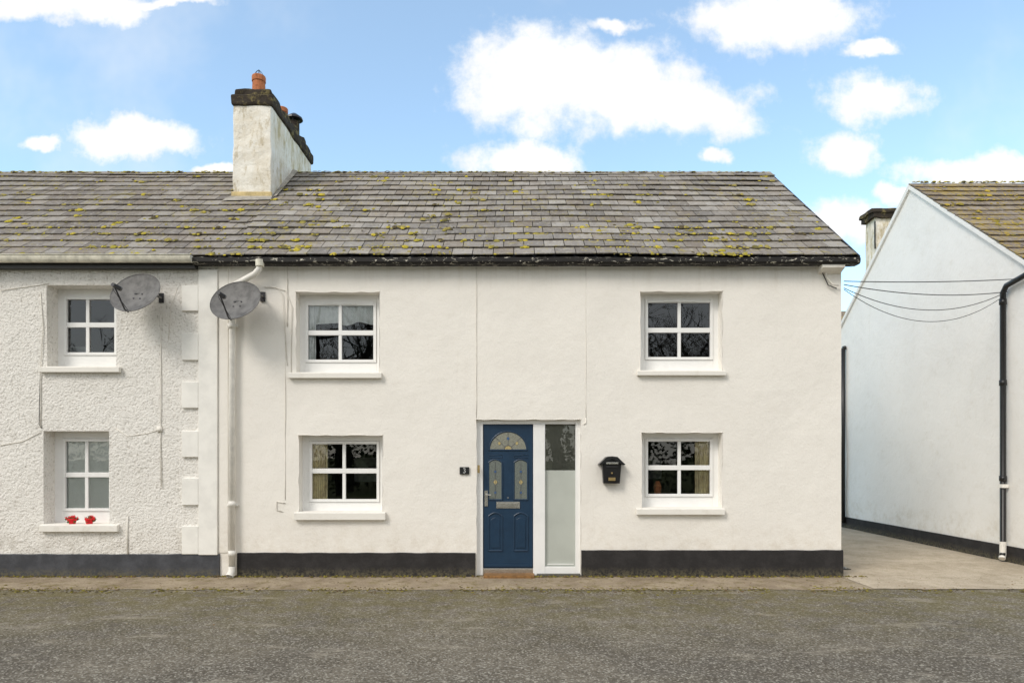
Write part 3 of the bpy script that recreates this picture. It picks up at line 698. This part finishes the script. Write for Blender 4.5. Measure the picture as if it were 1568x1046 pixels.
b.poly([(GX-0.05,AY+HW,zt(AY+HW)-0.08),(GX+0.02,AY+HW,zt(AY+HW)-0.08),(GX+0.02,AY+0.002,AZ-0.10),(GX-0.05,AY+0.002,AZ-0.10),(GX-0.05,AY+HW,zt(AY+HW)+0.01),(GX+0.02,AY+HW,zt(AY+HW)+0.01),(GX+0.02,AY+0.002,AZ+0.01),(GX-0.05,AY+0.002,AZ+0.01)],[(0,1,2,3),(4,7,6,5),(0,4,5,1),(0,3,7,4),(3,2,6,7)],mat_wallR)
b.obj('verge',hr)
b=MB(); b.box(GX-0.03,GX+0.02,AY-HW-0.02,AY+HW,-0.03,0.27,mat_pl); b.obj('plinth',hr,bevel=0.01)
b=MB()
py=1.38
b.tube([(GX-0.08,0.3,4.78),(GX-0.08,0.9,4.66),(GX-0.08,py-0.08,4.60),(GX-0.08,py,4.50),(GX-0.08,py,0.16),(GX-0.12,py-0.04,0.10)],0.045,mat_black,12)
for z in (4.3,2.95,1.35): b.tube([(GX-0.08,py,z),(GX-0.08,py,z+0.09)],0.056,mat_black,12)
b.tube([(GX-0.08,6.9,4.45),(GX-0.08,6.9,0.12)],0.05,mat_black,12); b.tube([(GX-0.02,6.9,4.47),(GX-0.08,6.9,4.45)],0.05,mat_black,12)
b.tube([(GX-0.22,8.0,3.0),(GX-0.22,8.0,0.1)],0.05,mat_black,10)
b.obj('black_downpipes',hr,smooth=True)
b=MB(); b.tube([(GX-0.08,py,0.34),(GX-0.08,py,0.14),(GX-0.13,py-0.05,0.06)],0.05,mat_pipe,12); b.box(GX-0.13,GX-0.03,py-0.06,py+0.06,1.24,1.30,mat_pipe); b.obj('pipe_shoe',hr)
b=MB()
b.box(9.4,14,8.2,12.5,0,4.6,mat_wallR)
b.poly([(9.3,8.15,4.55),(14.1,8.15,4.55),(14.1,10.3,6.1),(9.3,10.3,6.1),(9.3,12.6,4.55),(14.1,12.6,4.55)],[(0,1,2,3),(3,2,5,4)],mat_slateR)
b.poly([(9.41,8.2,4.5),(9.41,12.5,4.5),(9.41,10.3,6.05)],[(0,1,2)],mat_wallR)
b.obj('rear_wing',hr)
b=MB(); rblock(b,10.15,10.95,9.0,9.55,4.5,8.42,mat_chim,0.03); rblock(b,10.05,11.05,8.93,9.62,8.42,8.56,mat_cap,0.03); rblock(b,10.0,11.1,8.9,9.66,8.56,8.66,mat_cap,0.03)
b.tube([(10.1,8.95,8.3),(10.1,8.95,7.7),(10.12,8.97,7.55)],0.02,mat_dcable,6)
b.obj('rear_chimney',hr,merge=True)

def sagline(b,p,q,s,r,n=24):
    p=Vector(p);q=Vector(q); b.tube([p.lerp(q,i/n)-Vector((0,0,s*4*(i/n)*(1-i/n))) for i in range(n+1)],r,mat_dcable,5)
b=MB()
A=Vector((XR+0.02,-0.04,Z(432)))
e1=(GX-0.03,1.0,Z(427,1.0)); e2=(GX-0.03,1.35,Z(447,1.35))
sagline(b,A,e1,0.03,0.007); sagline(b,A+Vector((0,0,-0.05)),e2,0.10,0.007)
sagline(b,A+Vector((0,0,-0.10)),(GX-0.03,1.45,Z(450,1.45)),0.30,0.006); sagline(b,A+Vector((0,0,-0.12)),(GX-0.03,1.4,Z(452,1.4)),0.46,0.005)
b.obj('overhead_cable',None,smooth=True)

# ================================================================ GROUND
def asphalt():
    q=M('worn_asphalt',0.95,0.1); xyz=q.sep()
    v=q.vor(70,out='Color'); sp=q.n.new('ShaderNodeSeparateColor'); q.l.new(v,sp.inputs[0])
    big=q.noise(0.6,4,0.65); med=q.noise(3.5,4,0.7); gr=q.noise(30,4,0.8)
    c=q.mix(q.ramp(big,0.38,0.62),(0.215,0.185,0.14),(0.150,0.130,0.103))
    c=q.mix(q.math('MULTIPLY',q.ramp(med,0.44,0.68),0.6),c,(0.115,0.095,0.068))
    c=q.mix(q.math('MULTIPLY',q.ramp(gr,0.50,0.38),0.65),c,(0.07,0.058,0.044))
    c=q.mix(q.math('MULTIPLY',q.ramp(sp.outputs[0],0.65,1.0),0.75),c,(0.48,0.44,0.36))
    c=q.mix(q.math('MULTIPLY',q.ramp(sp.outputs[1],0.65,1.0),0.45),c,(0.055,0.045,0.035))
    near=q.ramp(xyz[1],-4.4,-1.0)
    ms=q.math('MULTIPLY',near,q.ramp(med,0.36,0.60))
    c=q.mix(q.math('MULTIPLY',ms,0.55),c,(0.17,0.145,0.05))
    pat=q.ramp(q.noise(1.1,4,0.8,q.map((0.7,2.0,1))),0.57,0.65)
    c=q.mix(q.math('MULTIPLY',pat,0.40),c,(0.40,0.35,0.27))
    q.col(c); q.bump(q.math('ADD',sp.outputs[2],gr),0.7,0.008); return q.m
mat_road=asphalt()
def pave(name,a,bb,mossy,scale=1.0):
    q=M(name,0.93,0.15)
    n=q.noise(1.6*scale,4,0.75); f=q.noise(40,4,0.75); k=q.noise(5,4,0.75)
    c=q.mix(q.ramp(n,0.35,0.68),a,bb); c=q.mix(q.math('MULTIPLY',q.ramp(k,0.50,0.64),mossy),c,(0.19,0.155,0.055)); c=q.mix(q.math('MULTIPLY',q.ramp(f,0.5,0.7),0.6),c,tuple(x*0.42 for x in bb))
    q.col(c); q.bump(q.math('ADD',f,q.math('MULTIPLY',k,2)),0.7,0.014); return q.m
mat_pave=pave('mossy_pavement',(0.41,0.335,0.24),(0.28,0.22,0.155),0.65)
mat_lane=pave('lane_concrete',(0.58,0.49,0.37),(0.45,0.37,0.27),0.22)
q=M('grass_ground',0.95,0.1); q.col(q.mix(q.ramp(q.noise(0.8,4,0.7),0.3,0.7),(0.06,0.09,0.025),(0.10,0.10,0.04))); mat_grass=q.m
def sheet(name,x0,x1,y0,y1,z,m,edge=None,nx=1,ny=1):
    b=MB()
    xs=[x0+(x1-x0)*i/nx for i in range(nx+1)]; ys=[y0+(y1-y0)*j/ny for j in range(ny+1)]
    def pt(i,j):
        x,y=xs[i],ys[j]
        if edge and j==0: y+=0.09*mnoise.noise(Vector((x*1.1,0,3)))+0.045*mnoise.noise(Vector((x*5,0,3)))
        return (x,y,z)
    for i in range(nx):
        for j in range(ny): b.face([pt(i,j),pt(i+1,j),pt(i+1,j+1),pt(i,j+1)],m)
    return b.obj(name,merge=True)
sheet('ground',-400,400,-400,400,-0.03,mat_grass)
sheet('road',-60,60,-14,1.0,-0.008,mat_road)
sheet('pavement',-16,XR+0.3,-1.0,0.35,-0.003,mat_pave,edge=True,nx=240,ny=1)
sheet('concrete_lane',XR-0.02,GX+0.1,-0.98,20,0.002,mat_lane,edge=True,nx=50,ny=1)
b=MB()
b.box(XR+0.06,XR+0.42,0.55,0.95,0.0,0.015,mat_plL)
for i in range(6): b.box(XR+0.09+i*0.052,XR+0.115+i*0.052,0.58,0.92,0.015,0.024,mat_chrome)
b.obj('drain_cover')
rr=random.Random(9); b=MB(); pts=[]
for i in range(900):
    x=rr.uniform(-8,5.2)
    if 0.0>x>-0.5: continue
    pts.append((Vector((x,-0.03-abs(rr.gauss(0,0.035)),0.0)),rr.uniform(0.006,0.028),rr.uniform(0.006,0.022)))
for i in range(1500):
    x=rr.uniform(-8,8.2)
    if mnoise.noise(Vector((x*1.5,7,0)))<-0.15: continue
    pts.append((Vector((x,-1.0+rr.gauss(0,0.12),-0.004)),rr.uniform(0.006,0.026),rr.uniform(0.003,0.009)))
lumps(b,pts,rr,[(0.12,0.10,0.03),(0.20,0.17,0.04),(0.15,0.10,0.06),(0.26,0.22,0.05),(0.10,0.08,0.05)],(0,0,1))
b.obj('moss_tufts')
b=MB()
for i in range(700):
    x=rr.uniform(-8,8); y=-abs(rr.gauss(0,1.3))-0.04; s=rr.uniform(0.006,0.02); a=rr.uniform(0,3.14)
    z=0.004; ca,sa=math.cos(a)*s,math.sin(a)*s
    c=rr.choice([(0.22,0.12,0.05),(0.36,0.28,0.17),(0.10,0.07,0.04)])
    b.face([(x-ca,y-sa,z),(x+sa*0.5,y-ca*0.5,z+rr.uniform(0,0.008)),(x+ca,y+sa,z+0.002),(x-sa*0.5,y+ca*0.5,z)],mat_moss,c)
b.obj('leaf_litter')

# ================================================================ TREES (bare, early spring)
def tree(seed,h):
    r=random.Random(seed); b=MB()
    def br(p,d,l,rad,lev):
        n=4 if lev<2 else 3; pts=[p.copy()]; rs=[rad]; q=p.copy(); dd=d.copy()
        for i in range(n):
            dd=(dd+Vector((r.gauss(0,.13),r.gauss(0,.13),r.gauss(0.03,.08)))).normalized(); q=q+dd*l/n; pts.append(q.copy()); rs.append(rad*(1-0.6*(i+1)/n))
        b.tube(pts,rs,mat_bark,5 if lev<2 else 3,cap=False)
        if lev<5:
            k=r.randint(3,4) if lev<4 else 3
            for i in range(k):
                t=r.uniform(0.35,1.0); j=min(int(t*n),n-1); o=pts[j].lerp(pts[j+1],t*n-j)
                ax=Vector((r.gauss(0,1),r.gauss(0,1),r.gauss(0,.4))).normalized()
                nd=(dd*0.75+ax*0.75+Vector((0,0,0.15))).normalized()
                br(o,nd,l*r.uniform(0.55,0.75),max(rad*0.45,0.014),lev+1)
    br(Vector((0,0,0)),Vector((0,0,1)),h*0.36,h*0.026,0)
    return b
tb=[tree(s,h).obj('bare_tree') for s,h in ((1,15),(2,16),(3,14))]
pos=[(-13,-26),(-4,-27),(7,-26)]
for o,p in zip(tb,pos): o.location=(p[0],p[1],-0.05)
for i,(x,y,s,rz_) in enumerate([(-8.5,-24,0.9,1.1),(2.5,-24,1.0,2.2),(11,-25,1.0,0.4),(-18,-27,1.1,3.0),(17,-26,1.0,4.0),(-2,-30,1.15,5.0),(5,-31,1.15,1.0),(-10,-31,1.2,2.0),(13,-31,1.15,3.3),(22,33,0.75,1.0),(28,38,0.75,2.0)]):
    o=bpy.data.objects.new('bare_tree',tb[i%3].data); S.collection.objects.link(o); o.location=(x,y,-0.05); o.scale=(s,s,s); o.rotation_euler=(0,0,rz_)
rh=random.Random(4); b=MB()
for i in range(14000):
    x=rh.uniform(-30,30); hh=3.3+0.8*mnoise.noise(Vector((x*0.4,0,0)))+0.6*mnoise.noise(Vector((x*1.7,0,0))); z=hh*rh.random()**0.8; y=-20+rh.gauss(0,0.5)*(1-0.4*z/hh); s=rh.uniform(0.07,0.16)
    d=Vector((rh.gauss(0,1),rh.gauss(0,1),rh.gauss(0,1))).normalized()*s; e=d.orthogonal().normalized()*s*0.6; c=Vector((x,y,z))
    b.face([c-d,c+e,c+d,c-e],mat_hedge)
b.obj('hedge')

# ================================================================ SKY, SUN
SE=math.radians(42); az=math.radians(222)
w=bpy.data.worlds.new('World'); S.world=w; w.use_nodes=True; n=w.node_tree.nodes; l=w.node_tree.links
try: w.cycles.sampling_method='NONE'
except Exception: pass
bg=n['Background']; bg.inputs['Strength'].default_value=0.15
sky=n.new('ShaderNodeTexSky'); sky.sky_type='NISHITA'; sky.sun_disc=False; sky.sun_elevation=SE; sky.sun_rotation=az; sky.air_density=1.0; sky.dust_density=0.5; sky.ozone_density=1.4
tc=n.new('ShaderNodeTexCoord'); sp=n.new('ShaderNodeSeparateXYZ'); l.new(tc.outputs['Generated'],sp.inputs[0])
def mth(op,a,b_=0.0,c_=None,clamp=False):
    k=n.new('ShaderNodeMath'); k.operation=op; k.use_clamp=clamp
    for i,v in enumerate((a,b_) if c_ is None else (a,b_,c_)):
        if isinstance(v,bpy.types.NodeSocket): l.new(v,k.inputs[i])
        else: k.inputs[i].default_value=v
    return k.outputs[0]
ay=mth('MAXIMUM',mth('ABSOLUTE',sp.outputs[1]),0.08)
A_=mth('DIVIDE',sp.outputs[0],ay); B_=mth('DIVIDE',sp.outputs[2],ay)
cb=n.new('ShaderNodeCombineXYZ'); l.new(A_,cb.inputs[0]); l.new(B_,cb.inputs[1])
def nz_(scale,detail,rough=0.6,off=0):
    m=n.new('ShaderNodeVectorMath'); m.operation='ADD'; l.new(cb.outputs[0],m.inputs[0]); m.inputs[1].default_value=(off,off*0.7,off*0.3)
    k=n.new('ShaderNodeTexNoise'); k.noise_dimensions='2D'; l.new(m.outputs[0],k.inputs['Vector']); k.inputs['Scale'].default_value=scale; k.inputs['Detail'].default_value=detail; k.inputs['Roughness'].default_value=rough; return k
wn=nz_(8,5,0.6)
vm=n.new('ShaderNodeVectorMath'); vm.operation='SUBTRACT'; l.new(wn.outputs['Color'],vm.inputs[0]); vm.inputs[1].default_value=(0.5,0.5,0.5)
vs_=n.new('ShaderNodeVectorMath'); vs_.operation='MULTIPLY_ADD'; l.new(vm.outputs[0],vs_.inputs[0]); vs_.inputs[1].default_value=(0.09,0.06,0); l.new(cb.outputs[0],vs_.inputs[2])
wc=vs_.outputs[0]
CL=[(815,120,105,72),(950,140,120,62),(1075,170,95,40),(790,250,75,29),(1195,25,115,48),(1335,72,28,12),(1338,152,64,33),(1294,232,48,28),
(1500,268,115,26),(1280,345,80,32),(195,212,88,29),(60,220,32,13),(90,8,150,28),(265,3,60,10),(325,262,34,10),(945,45,34,12),(1105,238,22,11),(1375,300,32,14)]
acc=None
for (u,v,rx,rz_) in CL:
    sx,sz=F/rx,F/rz_; ca,cz_=(u-784)/F,(700-v)/F
    k=n.new('ShaderNodeVectorMath'); k.operation='MULTIPLY_ADD'; l.new(wc,k.inputs[0]); k.inputs[1].default_value=(sx,sz,0); k.inputs[2].default_value=(-ca*sx,-cz_*sz,0)
    le=n.new('ShaderNodeVectorMath'); le.operation='LENGTH'; l.new(k.outputs[0],le.inputs[0])
    t=mth('SUBTRACT',1.2,le.outputs['Value'])
    acc=t if acc is None else mth('MAXIMUM',acc,t)
fn=nz_(17,6,0.62,3.0)
dens=mth('ADD',acc,mth('MULTIPLY',mth('SUBTRACT',fn.outputs['Fac'],0.5),1.6))
mr=n.new('ShaderNodeMapRange'); mr.interpolation_type='SMOOTHSTEP'; l.new(dens,mr.inputs[0]); mr.inputs[1].default_value=-0.25; mr.inputs[2].default_value=0.60
wi=nz_(2.6,5,0.6,5.0); mr2=n.new('ShaderNodeMapRange'); mr2.interpolation_type='SMOOTHSTEP'; l.new(wi.outputs['Fac'],mr2.inputs[0]); mr2.inputs[1].default_value=0.46; mr2.inputs[2].default_value=0.85; mr2.inputs[4].default_value=0.35
mask=mth('MAXIMUM',mr.outputs[0],mr2.outputs[0])
mx=n.new('ShaderNodeMix'); mx.data_type='RGBA'; mr3=n.new('ShaderNodeMapRange'); l.new(wn.outputs['Fac'],mr3.inputs[0]); mr3.inputs[1].default_value=0.45; mr3.inputs[2].default_value=0.75
l.new(mr3.outputs[0],mx.inputs[0]); mx.inputs[6].default_value=(7.2,7.2,7.15,1); mx.inputs[7].default_value=(6.5,6.6,6.8,1)
tn=n.new('ShaderNodeMix'); tn.data_type='RGBA'; tn.blend_type='MULTIPLY'; tn.inputs[0].default_value=1.0; l.new(sky.outputs[0],tn.inputs[6]); tn.inputs[7].default_value=(1.95,2.15,2.0,1)
# warm haze added to the unseen sky behind the camera, to neutralise blue ambient light
hf=n.new('ShaderNodeMapRange'); hf.interpolation_type='SMOOTHSTEP'; l.new(sp.outputs[1],hf.inputs[0]); hf.inputs[1].default_value=0.30; hf.inputs[2].default_value=-0.35; hf.inputs[3].default_value=0.13; hf.inputs[4].default_value=0.85
hc=n.new('ShaderNodeMix'); hc.data_type='RGBA'; l.new(hf.outputs[0],hc.inputs[0]); hc.inputs[6].default_value=(6.2,6.5,6.8,1); hc.inputs[7].default_value=(7.1,6.75,6.25,1)
hz=n.new('ShaderNodeMix'); hz.data_type='RGBA'; l.new(hf.outputs[0],hz.inputs[0]); l.new(tn.outputs[2],hz.inputs[6]); l.new(hc.outputs[2],hz.inputs[7])
fm=n.new('ShaderNodeMix'); fm.data_type='RGBA'; l.new(mask,fm.inputs[0]); l.new(hz.outputs[2],fm.inputs[6]); l.new(mx.outputs[2],fm.inputs[7])
l.new(fm.outputs[2],bg.inputs[0])
sl_=bpy.data.lights.new('sun','SUN'); sl_.energy=1.85; sl_.angle=math.radians(20); sl_.color=(1,0.935,0.85)
so=bpy.data.objects.new('sun',sl_); S.collection.objects.link(so)
dirv=Vector((math.sin(az)*math.cos(SE),math.cos(az)*math.cos(SE),math.sin(SE)))
so.rotation_euler=dirv.to_track_quat('Z','Y').to_euler()
cam=bpy.data.cameras.new('camera'); co=bpy.data.objects.new('camera',cam); S.collection.objects.link(co); S.camera=co
cam.lens=24; cam.sensor_width=36; cam.shift_y=(700-523)/1568; cam.clip_end=2000
co.location=(0,-D,1.75); co.rotation_euler=(math.radians(90),0,0)
